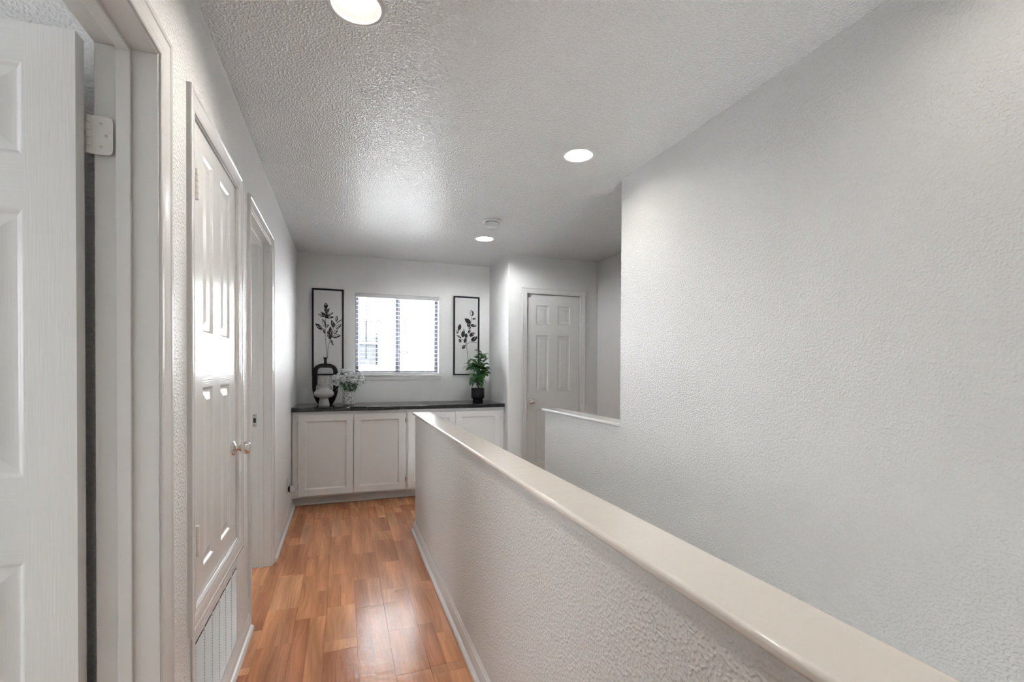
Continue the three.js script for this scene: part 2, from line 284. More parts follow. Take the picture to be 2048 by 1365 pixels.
// butt hinge: five knuckles standing upright, leaves as given
function hinge(parent, x, y, z, leaves = [], r = 0.0062, h = 0.092) {
  const g = group('hinge', parent, x, y, z);
  for (let i = 0; i < 5; i++) { const k = mesh('knuckle', lathe([[0, 0], [r - 0.0007, 0], [r, 0.0008], [r, h / 5 - 0.0016], [r - 0.0007, h / 5 - 0.0008], [0, h / 5 - 0.0008]], 16), M.hinge, g); k.position.y = -h / 2 + i * h / 5; }
  for (const [angle, w] of leaves) {
    const s = new THREE.Shape(), q = 0.014; s.moveTo(0, -h / 2); s.lineTo(w - q, -h / 2); s.quadraticCurveTo(w, -h / 2, w, -h / 2 + q); s.lineTo(w, h / 2 - q); s.quadraticCurveTo(w, h / 2, w - q, h / 2); s.lineTo(0, h / 2); s.closePath();
    const leaf = mesh('leaf', metres(new THREE.ExtrudeGeometry(s, { depth: 0.0022, bevelEnabled: false, curveSegments: 6 })), M.trim, g); leaf.rotation.y = angle;
    for (const [u, v] of [[w * 0.5, 0.3 * h], [w * 0.72, 0], [w * 0.5, -0.3 * h]]) { const sc = mesh('screw', screwHead, M.hinge, leaf); sc.position.set(u, v, 0.0027); const sl = mesh('screw_slot', screwSlot, M.gap, leaf); sl.position.set(u, v, 0.0033); }
  }
  return g;
}
// jamb boards and stops lining an opening in the left wall
function leftJamb(parent, [z0, z1, y0, y1], stopX) {
  mesh('jamb', merge([rbox(LW, 0.001, y0, y1, z1 - J, z1, 0.0015), rbox(LW, 0.001, y0, y1, z0, z0 + J, 0.0015), rbox(LW, 0.001, y1, y1 + J, z1 - J, z0 + J, 0.0015), ...(y0 > 0 ? [rbox(LW, 0.001, y0 - J, y0, z1 - J, z0 + J, 0.0015)] : [])]), M.trim, parent);
  const [a, b] = stopX, q = 0.0105;
  mesh('door_stop', merge([rbox(a, b, y0, y1, z1, z1 + q, 0.002), rbox(a, b, y0, y1, z0 - q, z0, 0.002), rbox(a, b, y1 - q, y1, z1 + q, z0 - q, 0.002)]), M.trim, parent);
}
{ // nearest door, open into the bedroom and hung on the far jamb
  const g = tag(group('door_1'), 'open white six-panel door nearest the viewer with its casing and hinge', 'door', null, 'structure');
  leftJamb(g, D1, [-0.082, -0.053]);
  mesh('casing', casing(onLeft, D1[0] + 0.005, D1[1] - 0.005, 0, D1[3] + 0.005), M.trim, g);
  const leaf = group('leaf', g, -0.1435, 0, -1.3635); leaf.rotation.y = Math.PI - 0.045; leaf.scale.x = 1;
  // in the leaf's axes x runs into the room; its front is the far side, so the slab is turned to face the hall
  const inner = slab(leaf, 0.785, 0.012, 2.052, [[0.098, 0.340], [0.446, 0.688]], [[0.25, 0.838], [1.03, 1.633], [1.755, 1.962]]);
  inner.position.z = 0.035;
  for (const y of [1.836, 0.25]) { const h = hinge(g, -0.1355, y, -1.4045, [[-0.02, 0.048], [Math.PI / 2 + 0.15, 0.034]]); h.name = 'hinge'; }
  knob(g, -0.1435 - 0.70, 0.94, -1.3635 - 0.035, 0);
}
{ // raised utility door over the return-air grille, shut
  const g = tag(group('door_2'), 'closed white raised closet door with chrome knob above the air grille', 'door', null, 'structure');
  leftJamb(g, D2, [-0.075, -0.046]);
  mesh('casing', casing(onLeft, D2[0] + 0.004, D2[1] - 0.004, D2[2] - 0.004, D2[3] + 0.004, true), M.trim, g);
  const leaf = group('leaf', g, -0.004, 0, D2[0] - 0.003); leaf.rotation.y = Math.PI / 2; // x runs down the hall, +z towards the hall
  slab(leaf, 0.629, 0.538, 2.056, [[0.123, 0.254], [0.362, 0.516]], [[0.612, 1.215], [1.395, 1.992]]);
  for (const y of [1.846, 0.74]) hinge(g, 0.0085, y, D2[0] - 0.004, [], 0.0072, 0.094);
  knob(g, -0.004, 0.937, -2.272, Math.PI / 2);
}
{ // return-air grille in the wall under the raised door
  const g = tag(group('air_grille'), 'white metal return-air grille under the raised closet door', 'vent');
  const z0 = -1.668, z1 = -2.325, y0 = 0.092, y1 = 0.452, f = 0.028;
  mesh('flange', merge([rbox(0.0005, 0.006, y0, y1, z0 - f, z0, 0.002), rbox(0.0005, 0.006, y0, y1, z1, z1 + f, 0.002), rbox(0.0005, 0.006, y1 - f, y1, z1 + f, z0 - f, 0.002), rbox(0.0005, 0.006, y0, y0 + 0.014, z1 + f, z0 - f, 0.002)]), M.plastic, g);
  mesh('backing', box(0.0002, 0.0012, y0 + 0.01, y1 - f, z1 + f, z0 - f), M.gap, g);
  const n = 6, cw = (z0 - z1 - 2 * f) / n, fin = metres(new THREE.BoxGeometry(0.0062, 0.0010, cw - 0.005).rotateZ(-0.35));
  for (let c = 0; c < n; c++) {
    const zc = z0 - f - cw * (c + 0.5);
    if (c) mesh('bar', box(0.001, 0.0062, y0 + 0.014, y1 - f, zc + cw / 2 - 0.0025, zc + cw / 2 + 0.0025), M.plastic, g);
    for (let i = 0; i < 31; i++) mesh('louver', fin, M.plastic, g).position.set(0.0046, y0 + 0.02 + i * 0.0099, zc);
  }
}
{ // open doorway farther on; its door is swung into the room
  const g = tag(group('door_3'), 'open white doorway near the cabinets with a latch strike in its jamb', 'door', null, 'structure');
  leftJamb(g, D3, [-0.070, -0.042]);
  mesh('casing', casing(onLeft, D3[0] + 0.005, D3[1] - 0.005, 0, D3[3] + 0.005), M.trim, g);
  const leaf = group('leaf', g, -0.136, 0, D3[0] - 0.004); leaf.rotation.y = Math.PI + 0.04;
  slab(leaf, 0.70, 0.012, 2.052, [[0.11, 0.30], [0.40, 0.59]], [[0.25, 0.838], [1.03, 1.633], [1.755, 1.962]]);
  const plate = mesh('strike_plate', merge([rbox(-0.106, -0.080, 0.90, 0.985, D3[1], D3[1] + 0.0015, 0.0006)]), M.steel, g);
  mesh('latch_hole', merge([box(-0.100, -0.086, 0.928, 0.958, D3[1] + 0.001, D3[1] + 0.0019), new THREE.CylinderGeometry(0.0032, 0.0032, 0.002, 12).rotateX(Math.PI / 2).translate(-0.095, 0.912, D3[1] + 0.0015).toNonIndexed(), new THREE.CylinderGeometry(0.0032, 0.0032, 0.002, 12).rotateX(Math.PI / 2).translate(-0.095, 0.973, D3[1] + 0.0015).toNonIndexed()]), M.gap, plate);
}
{ // six-panel door past the stairs
  const g = tag(group('door_4'), 'closed white six-panel door with chrome knob beyond the stairs', 'door', null, 'structure');
  mesh('jamb', merge([rbox(2.204, 2.2205, 0, 2.056, ZD - 0.11, ZD + 0.001, 0.0015), rbox(2.8315, 2.848, 0, 2.056, ZD - 0.11, ZD + 0.001, 0.0015), rbox(2.204, 2.848, 2.056, 2.072, ZD - 0.11, ZD + 0.001, 0.0015)]), M.trim, g);
  mesh('door_stop', box(2.22, 2.832, 0, 2.06, ZD - 0.075, ZD - 0.05), M.gap, g);
  mesh('casing', casing(onCloset, 2.2185, 2.8345, 0, 2.059), M.trim, g);
  const leaf = group('leaf', g, 2.2265, 0, ZD - 0.010);
  slab(leaf, 0.602, 0.012, 2.052, [[0.098, 0.243], [0.345, 0.493]], [[0.29, 0.856], [1.044, 1.633], [1.742, 1.943]]);
  for (const y of [1.82, 1.04, 0.25]) hinge(g, 2.8305, y, ZD + 0.002, []);
  knob(g, 2.279, 0.943, ZD - 0.008, 0);
  mesh('top_catch', merge([new THREE.CylinderGeometry(0.012, 0.012, 0.016, 20).rotateX(Math.PI / 2).translate(2.245, 2.030, ZD + 0.001).toNonIndexed(), rawBox(2.245, 2.268, 2.030, 2.038, ZD - 0.006, ZD + 0.006).toNonIndexed()]), M.brass, g);
}

// ---------------------------------------------------------------- window, blind and what lies outside
{
  const w = tag(group('window_1'), 'two-pane sliding window with dark frame and white sill', 'window', null, 'structure');
  const z0 = ZE - 0.125, z1 = ZE - 0.085, f = 0.034;
  mesh('frame', merge([rbox(WX0, WX0 + f, WY0, WY1, z0, z1), rbox(WX1 - f, WX1, WY0, WY1, z0, z1), rbox(WX0 + f, WX1 - f, WY1 - f, WY1, z0, z1), rbox(WX0 + f, WX1 - f, WY0, WY0 + f, z0, z1)]), M.aluminium, w);
  mesh('meeting_stile', merge([rbox(0.972, 1.004, WY0 + f, WY1 - f, z0 + 0.005, z1), rbox(1.004, 1.022, WY0 + f, WY1 - f, z0, z1 - 0.012)]), M.aluminium, w);
  for (const [a, b, z] of [[WX0 + f, 0.975, -0.100], [1.015, WX1 - f, -0.112]]) { const p = mesh('pane', new THREE.PlaneGeometry(b - a, WY1 - WY0 - 2 * f), M.glass, w); p.position.set((a + b) / 2, (WY0 + WY1) / 2, ZE + z); }
  mesh('sill', rbox(0.522, 1.467, 1.194, 1.2155, ZE - 0.085, ZE + 0.032, 0.006, 3), M.trim, w);
  mesh('apron', rbox(0.545, 1.445, 1.152, 1.194, ZE, ZE + 0.014, 0.004), M.trim, w);
}
{ // tall window at the foot of the stairs, which lights the stairwell from below
  const w = tag(group('window_2'), 'tall window at the foot of the stairs', 'window', null, 'structure');
  mesh('frame', merge([rbox(1.12, 1.16, -2.35, -1.15, ZB + 0.02, ZB + 0.07), rbox(1.96, 2.0, -2.35, -1.15, ZB + 0.02, ZB + 0.07), rbox(1.16, 1.96, -1.19, -1.15, ZB + 0.02, ZB + 0.07), rbox(1.16, 1.96, -2.35, -2.31, ZB + 0.02, ZB + 0.07)]), M.trim, w);
  const p = mesh('pane', new THREE.PlaneGeometry(0.8, 1.12), M.glass, w); p.position.set(1.56, -1.75, ZB + 0.045);
}
{
  const b = tag(group('window_blind'), 'white horizontal slat blind with dark wand in the end window', 'blind');
  const zc = ZE - 0.034, xa = WX0 + 0.006, xb = WX1 - 0.006;
  mesh('valance', merge([rbox(xa, xb, WY1 - 0.043, WY1 - 0.004, zc + 0.024, zc + 0.036, 0.003), rbox(xa, xb, WY1 - 0.040, WY1 - 0.002, zc - 0.024, zc + 0.020, 0.002)]), M.blind, b);
  const rows = []; for (let i = 0; i <= 6; i++) { const t = i / 6 - 0.5, y = 0.003 * (1 - 4 * t * t); rows.push([V(xa + 0.002, y, t * 0.048), V(xb - 0.002, y, t * 0.048)]); }
  const under = rows.map((r) => r.map((q) => q.clone().setY(q.y - 0.0026)));
  const slatGeo = merge([grid(rows, false, 0.8), grid([...under].reverse(), false, 0.8), grid([rows[0], under[0]], false, 0), grid([under[6], rows[6]], false, 0)]);
  for (let i = 0; i < 17; i++) { const s = mesh('slat', slatGeo, M.blind, b); s.position.set(0, 1.983 - i * 0.0452, zc); s.rotation.x = 0.06; }
  mesh('bottom_rail', rbox(xa + 0.002, xb - 0.002, WY0 + 0.003, WY0 + 0.020, zc - 0.025, zc + 0.025, 0.003), M.blind, b);
  for (const x of [0.70, 1.0, 1.292]) for (const s of [-1, 1]) mesh('ladder_cord', new THREE.CylinderGeometry(0.0009, 0.0009, WY1 - WY0 - 0.05, 6).translate(x, (WY0 + WY1) / 2 - 0.01, zc + s * 0.0245), M.plastic, b);
  const dark = std({ color: rgb(0.006, 0.006, 0.007), roughness: 0.5 });
  mesh('wand', merge([new THREE.CylinderGeometry(0.0045, 0.0045, 0.60, 8).toNonIndexed().translate(0.663, 1.677, zc + 0.045), new THREE.TorusGeometry(0.005, 0.0015, 6, 12).toNonIndexed().translate(0.663, 1.984, zc + 0.045)]), dark, b);
  for (const x of [1.314, 1.32]) mesh('lift_cord', new THREE.CylinderGeometry(0.0009, 0.0009, 0.32, 6).translate(x, 1.855, zc + 0.034), M.plastic, b);
  mesh('tassel', lathe([[0, 0.014], [0.004, 0.014], [0.0055, 0.008], [0.0075, -0.012], [0, -0.014]], 14).translate(1.317, 1.683, zc + 0.034), dark, b);
}
{ // the house next door, sunlit
  const h = tag(group('neighbour_house'), 'sunlit pale stucco house seen through the blind slats', 'building');
  const zf = -8.6;
  mesh('wall', box(-7, 9, -3, 3.6, zf - 0.3, zf), M.stucco, h);
  for (const [x0, x1, y0, y1] of [[0.66, 1.04, 1.30, 2.13], [1.38, 1.53, 1.55, 2.16]]) {
    const win = mesh('window_frame', merge([box(x0, x1, y1 - 0.03, y1, zf, zf + 0.03), box(x0, x1, y0, y0 + 0.03, zf, zf + 0.03), box(x0, x0 + 0.03, y0, y1, zf, zf + 0.03), box(x1 - 0.03, x1, y0, y1, zf, zf + 0.03)]), M.concrete, h);
    mesh('pane', box(x0 + 0.03, x1 - 0.03, y0 + 0.03, y1 - 0.03, zf, zf + 0.008), std({ color: rgb(0.012, 0.013, 0.014), roughness: 0.1 }), win);
    mesh('muntin', box(x0 + 0.03, x1 - 0.03, (y0 + y1) / 2 - 0.012, (y0 + y1) / 2 + 0.012, zf + 0.005, zf + 0.022), M.concrete, win);
  }
  mesh('eave', box(-7, 9, 3.6, 3.75, zf - 0.4, zf + 0.3), M.concrete, h);
  struct('ground', box(-12, 12, -3.2, -3, -14, 8), M.concrete, 'pale concrete side yard between the houses', 'ground');
}

// ---------------------------------------------------------------- recessed lamps and smoke detector
const WARM = rgb(1, 0.935, 0.85), COOL = rgb(0.98, 0.985, 1), BRIGHT = [3.3, 1.2, 3.1, 0.75, 2.8, 0.6];
const LAMP_LABELS = ['round recessed ceiling light cut by the top edge of the photo', 'round recessed ceiling light above stairs beside the right wall corner', 'small round recessed ceiling light next to the smoke detector', 'round recessed ceiling light over the near stairs', 'round recessed ceiling light behind the viewpoint', 'round recessed ceiling light hidden in the side passage'];
LIGHTS.forEach(([x, z], i) => {
  const g = tag(group('recessed_light', null, x, H, z), LAMP_LABELS[i], 'ceiling light', 'recessed hallway lights');
  mesh('trim_ring', lathe([[0.0755, 0.004], [0.0755, -0.001], [0.078, -0.004], [0.087, -0.0045], [0.092, -0.002], [0.0925, -0.0002]], 56), M.plastic, g);
  const d = i === 2 ? 0.006 : 0.026, R = i === 2 ? 0.070 : 0.049;                               // how deep the lens sits in its white cone
  mesh('reflector', lathe([[0.0762, 0.001], [0.0755, 0.004], [0.0745, 0.006], [R + 0.003, d + 0.003], [R, d + 0.005], [R, 0.06], [0, 0.062]], 48), M.plastic, g);
  const bulb = mesh('lens', lathe([[0, d - 0.001], [0.030, d], [R - 0.003, d + 0.001], [R - 0.0002, d + 0.003], [0, d + 0.02]], 40), std({ color: rgb(0.9, 0.9, 0.9), emissive: i === 2 ? COOL : WARM, emissiveIntensity: 8, roughness: 0.5 }), g);
  bulb.castShadow = false;
  const lamp = new THREE.SpotLight(i === 2 ? COOL : WARM, 1.0, 0, i === 2 ? 1.5 : 1.42, [1.0, 0.9, 0.25, 0.9, 0.7, 0.6][i], 2);
  lamp.name = 'lamp'; lamp.position.set(0, i === 2 ? 0.004 : 0.022, 0); lamp.target.position.set(0, -1, 0); lamp.castShadow = true; lamp.shadow.radius = 2.2;
  lamp.intensity = BRIGHT[i]; g.add(lamp, lamp.target);
});
{
  const g = tag(group('smoke_detector', null, 1.535, H, -3.545), 'round white smoke detector on the ceiling', 'smoke detector');
  mesh('base', lathe([[0, 0], [0.068, 0], [0.069, -0.004], [0.066, -0.012], [0.060, -0.016], [0, -0.016]], 40), M.plastic, g);
  mesh('gap', lathe([[0, -0.015], [0.053, -0.015], [0.053, -0.020], [0, -0.020]], 32), M.gap, g);
  mesh('cover', lathe([[0, -0.019], [0.057, -0.019], [0.057, -0.024], [0.052, -0.041], [0.047, -0.048], [0.040, -0.050], [0.038, -0.048], [0.03, -0.049], [0, -0.050]], 40), M.plastic, g);
}

// ---------------------------------------------------------------- cabinets and tiled counter
const CT = 0.918, CF = -4.603;
function cabinet(x0, x1, doors, hinges, label) {
  const g = tag(group('base_cabinet'), label, 'cabinet', 'cabinets under the counter');
  const zf = -4.634, y0 = 0.098, y1 = 0.880;
  mesh('body', merge([rbox(x0, x1, y0, y1, ZE + 0.005, zf, 0.0015)]), M.cabinet, g);
  mesh('toe_kick', merge([rbox(x0, x1, 0.001, y0, ZE + 0.05, -4.756, 0.001), rbox(x0 + 0.003, x1, 0.001, 0.014, -4.756, -4.746, 0.003)]), M.cabinet, g);
  doors.forEach(([a, b], i) => {
    const d = group('door', g), ya = 0.117, yb = 0.850, s = 0.058, t = 0.019;
    mesh('stile_and_rail', merge([rbox(a, a + s, ya, yb, zf, zf + t, 0.002), rbox(b - s, b, ya, yb, zf, zf + t, 0.002), rbox(a + s - 0.001, b - s + 0.001, ya, ya + s, zf, zf + t - 0.0001, 0.002), rbox(a + s - 0.001, b - s + 0.001, yb - s, yb, zf, zf + t - 0.0001, 0.002)]), M.cabinet, d);
    const p = mesh('panel', panelGeo(b - a - 2 * s, yb - ya - 2 * s, [[0, -0.001], [0.010, -0.0095], [0.0105, -0.011]]), M.cabinet, d); p.position.set((a + b) / 2, (ya + yb) / 2, zf + t);
    const hx = hinges[i] < 0 ? a - 0.004 : b + 0.004;
    for (const y of [0.205, 0.775]) mesh('hinge', merge([new THREE.CylinderGeometry(0.0035, 0.0035, 0.046, 10).toNonIndexed().translate(hx, y, zf + 0.012), new THREE.BoxGeometry(0.009, 0.03, 0.0015).toNonIndexed().translate(hx + hinges[i] * 0.0015, y, zf + 0.001)]), hinges[i] && x0 < 0.5 && i === 1 ? M.brass : M.hinge, d);
  });
}
cabinet(0.006, 1.012, [[0.057, 0.524], [0.532, 0.999]], [-1, 1], 'white two-door base cabinet left under the black counter, by the left wall');
cabinet(1.014, 2.010, [[1.027, 1.490], [1.498, 1.964]], [-1, 1], 'white two-door base cabinet partly hidden behind the low wall');
{
  const g = tag(group('countertop'), 'black tiled countertop with grout lines under the window', 'countertop');
  mesh('grout_bed', box(0.002, XN - 0.002, 0.8812, CT - 0.0016, ZE + 0.002, CF - 0.008), M.grout, g);
  const xs = [0.002, 0.188]; for (let i = 1; xs[xs.length - 1] + 0.1525 < XN - 0.03; i++) xs.push(0.188 + 0.1525 * i); xs.push(XN - 0.002);
  const zs = [CF - 0.052, CF - 0.052 - 0.1525, CF - 0.052 - 0.305, ZE + 0.002];
  const gg = 0.0022;
  for (let i = 0; i + 1 < xs.length; i++) {
    for (let j = 0; j < 3; j++) { if (zs[j] - zs[j + 1] < 0.03) continue; mesh('tile', metres(new RoundedBoxGeometry(xs[i + 1] - xs[i] - gg, 0.008, zs[j] - zs[j + 1] - gg, 2, 0.0018)), M.tile, g).position.set((xs[i] + xs[i + 1]) / 2, CT - 0.004, (zs[j] + zs[j + 1]) / 2); }
    // edge tile folded over the front
    const w = xs[i + 1] - xs[i] - gg, s = new THREE.Shape(); s.moveTo(0, 0); s.lineTo(0.044, 0); s.quadraticCurveTo(0.0515, 0, 0.0515, -0.007); s.lineTo(0.0515, -0.0368); s.lineTo(0.0435, -0.0368); s.lineTo(0.0435, -0.008); s.lineTo(0, -0.008); s.closePath();
    const e = mesh('edge_tile', metres(toCreasedNormals(new THREE.ExtrudeGeometry(s, { depth: w, bevelEnabled: false, curveSegments: 5 }).rotateY(-Math.PI / 2), 0.6)), M.tile, g);
    e.position.set(xs[i + 1] - gg / 2, CT, CF - 0.0515);
  }
}

// ---------------------------------------------------------------- pictures
function print(strokes, leaves, seed) {
  const W = 420, Hh = 1240, c = document.createElement('canvas'); c.width = W; c.height = Hh; const x = c.getContext('2d');
  x.fillStyle = '#d3d2d2'; x.fillRect(0, 0, W, Hh);
  const r = rng(seed); x.strokeStyle = '#0c0c0d'; x.lineCap = 'round';
  for (const [w, ...p] of strokes) { x.lineWidth = w; x.beginPath(); x.moveTo(p[0] * W, p[1] * Hh); for (let i = 2; i < p.length; i += 4) x.quadraticCurveTo(p[i] * W, p[i + 1] * Hh, p[i + 2] * W, p[i + 3] * Hh); x.stroke(); }
  for (const [u0, v0, u1, v1, wd, style = 0] of leaves) {
    const ax = u0 * W, ay = v0 * Hh, bx = u1 * W, by = v1 * Hh, dx = bx - ax, dy = by - ay, l = Math.hypot(dx, dy), nx = -dy / l * wd * W * 0.62, ny = dx / l * wd * W * 0.62;
    const side = (k, f) => { x.moveTo(ax, ay); x.bezierCurveTo(ax + dx * 0.15 + nx * k, ay + dy * 0.15 + ny * k, ax + dx * 0.65 + nx * k * 1.1, ay + dy * 0.65 + ny * k * 1.1, bx, by); if (f) x.bezierCurveTo(ax + dx * 0.65 - nx * k * f, ay + dy * 0.65 - ny * k * f, ax + dx * 0.15 - nx * k * f, ay + dy * 0.15 - ny * k * f, ax, ay); };
    x.fillStyle = '#0c0c0d'; x.beginPath(); side(1, 1); x.closePath();
    if (style === 1) { x.lineWidth = 7; x.stroke(); x.beginPath(); side(0.9, -0.1); x.closePath(); x.fill(); } else x.fill();
    x.strokeStyle = '#d3d2d2';
    for (let i = 0; i < (style === 2 ? 0 : 3); i++) { const a = 0.2 + 0.5 * r(), q = (r() - 0.5) * 1.1; x.lineWidth = 2 + 4 * r(); x.beginPath(); x.moveTo(ax + dx * a + nx * q * 0.3, ay + dy * a + ny * q * 0.3); x.lineTo(ax + dx * (a + 0.22) + nx * q, ay + dy * (a + 0.22) + ny * q); x.stroke(); }
    x.strokeStyle = '#0c0c0d';
  }
  const t = new THREE.CanvasTexture(c); t.colorSpace = THREE.SRGBColorSpace; return t;
}
function picture(x0, x1, y0, y1, tex, label) {
  const g = tag(group('framed_print', null, (x0 + x1) / 2, y0, ZE), label, 'picture', 'botanical prints flanking the window');
  const w = x1 - x0, h = y1 - y0, f = 0.014, d = 0.032;
  mesh('frame', merge([rbox(-w / 2, -w / 2 + f, 0, h, 0.001, d, 0.0015), rbox(w / 2 - f, w / 2, 0, h, 0.001, d, 0.0015), rbox(-w / 2 + f, w / 2 - f, 0, f, 0.001, d, 0.0015), rbox(-w / 2 + f, w / 2 - f, h - f, h, 0.001, d, 0.0015)]), M.frameBlack, g);
  mesh('canvas', new THREE.BoxGeometry(w - 2 * f - 0.006, h - 2 * f - 0.006, 0.02).translate(0, h / 2, 0.013), std({ color: rgb(0.68, 0.68, 0.68), roughness: 0.8 }), g);
  mesh('print', new THREE.PlaneGeometry(w - 2 * f - 0.006, h - 2 * f - 0.006).translate(0, h / 2, 0.0233), std({ map: tex, roughness: 0.75 }), g);
}
const A = (x, y) => [(x - 133) / 297, (y - 97) / 868], lf = (f, list) => list.map(([x0, y0, x1, y1, w, s]) => [...f(x0, y0), ...f(x1, y1), w, s]);
const stk = (f, list) => list.map(([w, ...p]) => { const o = [w]; for (let i = 0; i < p.length; i += 2) o.push(...f(p[i], p[i + 1])); return o; });
picture(0.140, 0.441, 1.203, 2.083, print(
  stk(A, [[6, 258, 380, 252, 470, 254, 560, 262, 700, 272, 790], [6, 280, 800, 276, 720, 290, 660, 306, 615, 312, 590], [5, 310, 600, 330, 520, 345, 470, 370, 430, 428, 395], [4, 250, 552, 235, 520, 205, 490], [3, 325, 590, 350, 560, 410, 560]]),
  lf(A, [[258, 285, 260, 226, 0.15], [258, 320, 258, 270, 0.12], [255, 345, 298, 280, 0.09], [250, 360, 204, 322, 0.09], [245, 375, 172, 345, 0.07], [258, 372, 342, 322, 0.07], [258, 382, 347, 372, 0.08], [258, 385, 256, 318, 0.13], [262, 380, 285, 330, 0.09], [250, 378, 235, 340, 0.08],
    [252, 475, 224, 398, 0.11, 1], [256, 480, 286, 450, 0.08, 1], [246, 548, 234, 492, 0.07], [215, 508, 148, 444, 0.13], [222, 500, 180, 452, 0.05, 1], [302, 610, 308, 470, 0.17], [298, 600, 275, 520, 0.11], [318, 590, 322, 520, 0.08], [340, 485, 318, 400, 0.11], [350, 470, 340, 430, 0.08, 1], [368, 418, 374, 360, 0.08, 1], [372, 435, 432, 392, 0.04], [366, 488, 420, 448, 0.11, 1], [340, 545, 382, 505, 0.10, 1], [330, 580, 414, 562, 0.12, 1], [312, 612, 340, 672, 0.08]]), 5), 'tall narrow black-framed leaf print left of the window');
const B = (x, y) => [(x - 150) / 245, (y - 133) / 805];
picture(1.592, 1.888, 1.203, 2.085, print(
  stk(B, [[6, 300, 900, 290, 800, 284, 740, 270, 660, 276, 545], [6, 274, 625, 300, 600, 320, 600, 350, 600, 385, 605], [5, 276, 560, 300, 470, 312, 410, 330, 350, 332, 290], [5, 270, 625, 235, 575, 165, 530], [4, 262, 540, 230, 520, 200, 480]]),
  lf(B, [[332, 318, 322, 260, 0.17, 1], [335, 352, 374, 344, 0.08], [318, 402, 250, 352, 0.19, 2], [300, 440, 284, 390, 0.14], [312, 420, 382, 424, 0.12], [305, 460, 300, 430, 0.12, 1], [188, 478, 206, 410, 0.15, 2], [165, 510, 185, 472, 0.09, 1], [232, 552, 236, 480, 0.17, 2], [265, 555, 268, 505, 0.13, 2], [245, 520, 240, 465, 0.08, 1], [288, 505, 318, 465, 0.11], [302, 535, 360, 498, 0.16], [322, 585, 392, 540, 0.18], [215, 560, 165, 528, 0.07], [212, 605, 190, 570, 0.13], [252, 612, 262, 550, 0.12, 2], [225, 672, 262, 630, 0.13]]), 9), 'tall narrow black-framed leaf print right of the window, behind the plant');

// ---------------------------------------------------------------- things on the counter
function leafGeo(len, wid, bend, fold, round = 0.62) {
  const rows = [], n = 6;
  for (let i = 0; i <= n; i++) { const t = i / n, w = wid / 2 * Math.pow(Math.sin(Math.PI * Math.pow(t, round)), 0.8), y = -bend * t * t, q = [V(-w, y + fold * w, t * len), V(0, y, t * len), V(w, y + fold * w, t * len)]; rows.push(q); }
  return grid(rows, false, 1.2);
}
{ // black arch vase
  const g = tag(group('arch_vase', null, 0.27, CT, -5.03), 'matte black arch-shaped vase with a hole through it', 'vase');
  const s = new THREE.Shape(); s.moveTo(-0.060, 0.012); s.bezierCurveTo(-0.085, 0.045, -0.108, 0.11, -0.109, 0.18); s.lineTo(-0.109, 0.29); s.bezierCurveTo(-0.109, 0.355, -0.082, 0.384, -0.03, 0.390); s.lineTo(0.03, 0.390); s.bezierCurveTo(0.082, 0.384, 0.109, 0.355, 0.109, 0.29); s.lineTo(0.109, 0.18); s.bezierCurveTo(0.108, 0.11, 0.085, 0.045, 0.060, 0.012); s.closePath();
  const h = new THREE.Path(); h.moveTo(-0.073, 0.15); h.lineTo(-0.073, 0.31); h.bezierCurveTo(-0.073, 0.348, -0.06, 0.361, -0.035, 0.362); h.lineTo(0.035, 0.362); h.bezierCurveTo(0.06, 0.361, 0.073, 0.348, 0.073, 0.31); h.lineTo(0.073, 0.15); h.bezierCurveTo(0.06, 0.10, -0.06, 0.10, -0.073, 0.15); s.holes.push(h);
  mesh('body', toCreasedNormals(new THREE.ExtrudeGeometry(s, { depth: 0.03, bevelEnabled: true, bevelThickness: 0.016, bevelSize: 0.012, bevelSegments: 6, curveSegments: 20 }).translate(0, 0.0, -0.015), 1.0), M.black, g);
  mesh('neck', lathe([[0.0, 0.390], [0.024, 0.392], [0.017, 0.402], [0.013, 0.418], [0.013, 0.438], [0.017, 0.455], [0.0215, 0.464], [0.020, 0.466], [0.012, 0.450], [0, 0.44]], 28), M.black, g);
}
{ // pale vase with saucer body
  const g = tag(group('vase', null, 0.264, CT, -4.83), 'pale grey vase with wide round belly before the black vase', 'vase');
  mesh('body', lathe([[0, 0.001], [0.050, 0.001], [0.052, 0.003], [0.046, 0.035], [0.039, 0.062], [0.037, 0.072], [0.045, 0.076], [0.068, 0.083], [0.084, 0.095], [0.091, 0.110], [0.089, 0.124], [0.077, 0.142], [0.056, 0.158], [0.040, 0.168], [0.034, 0.178], [0.033, 0.195], [0.037, 0.235], [0.043, 0.272], [0.0445, 0.284], [0.0425, 0.2845], [0.036, 0.25], [0.030, 0.20], [0, 0.195]], 56), M.clay, g);
  for (const s of [-1, 1]) { const c = new THREE.CatmullRomCurve3([V(s * 0.034, 0.198, 0), V(s * 0.050, 0.200, 0), V(s * 0.062, 0.185, 0), V(s * 0.066, 0.150, 0)]); mesh('handle', new THREE.TubeGeometry(c, 20, 0.0058, 10), M.clay, g); }
}
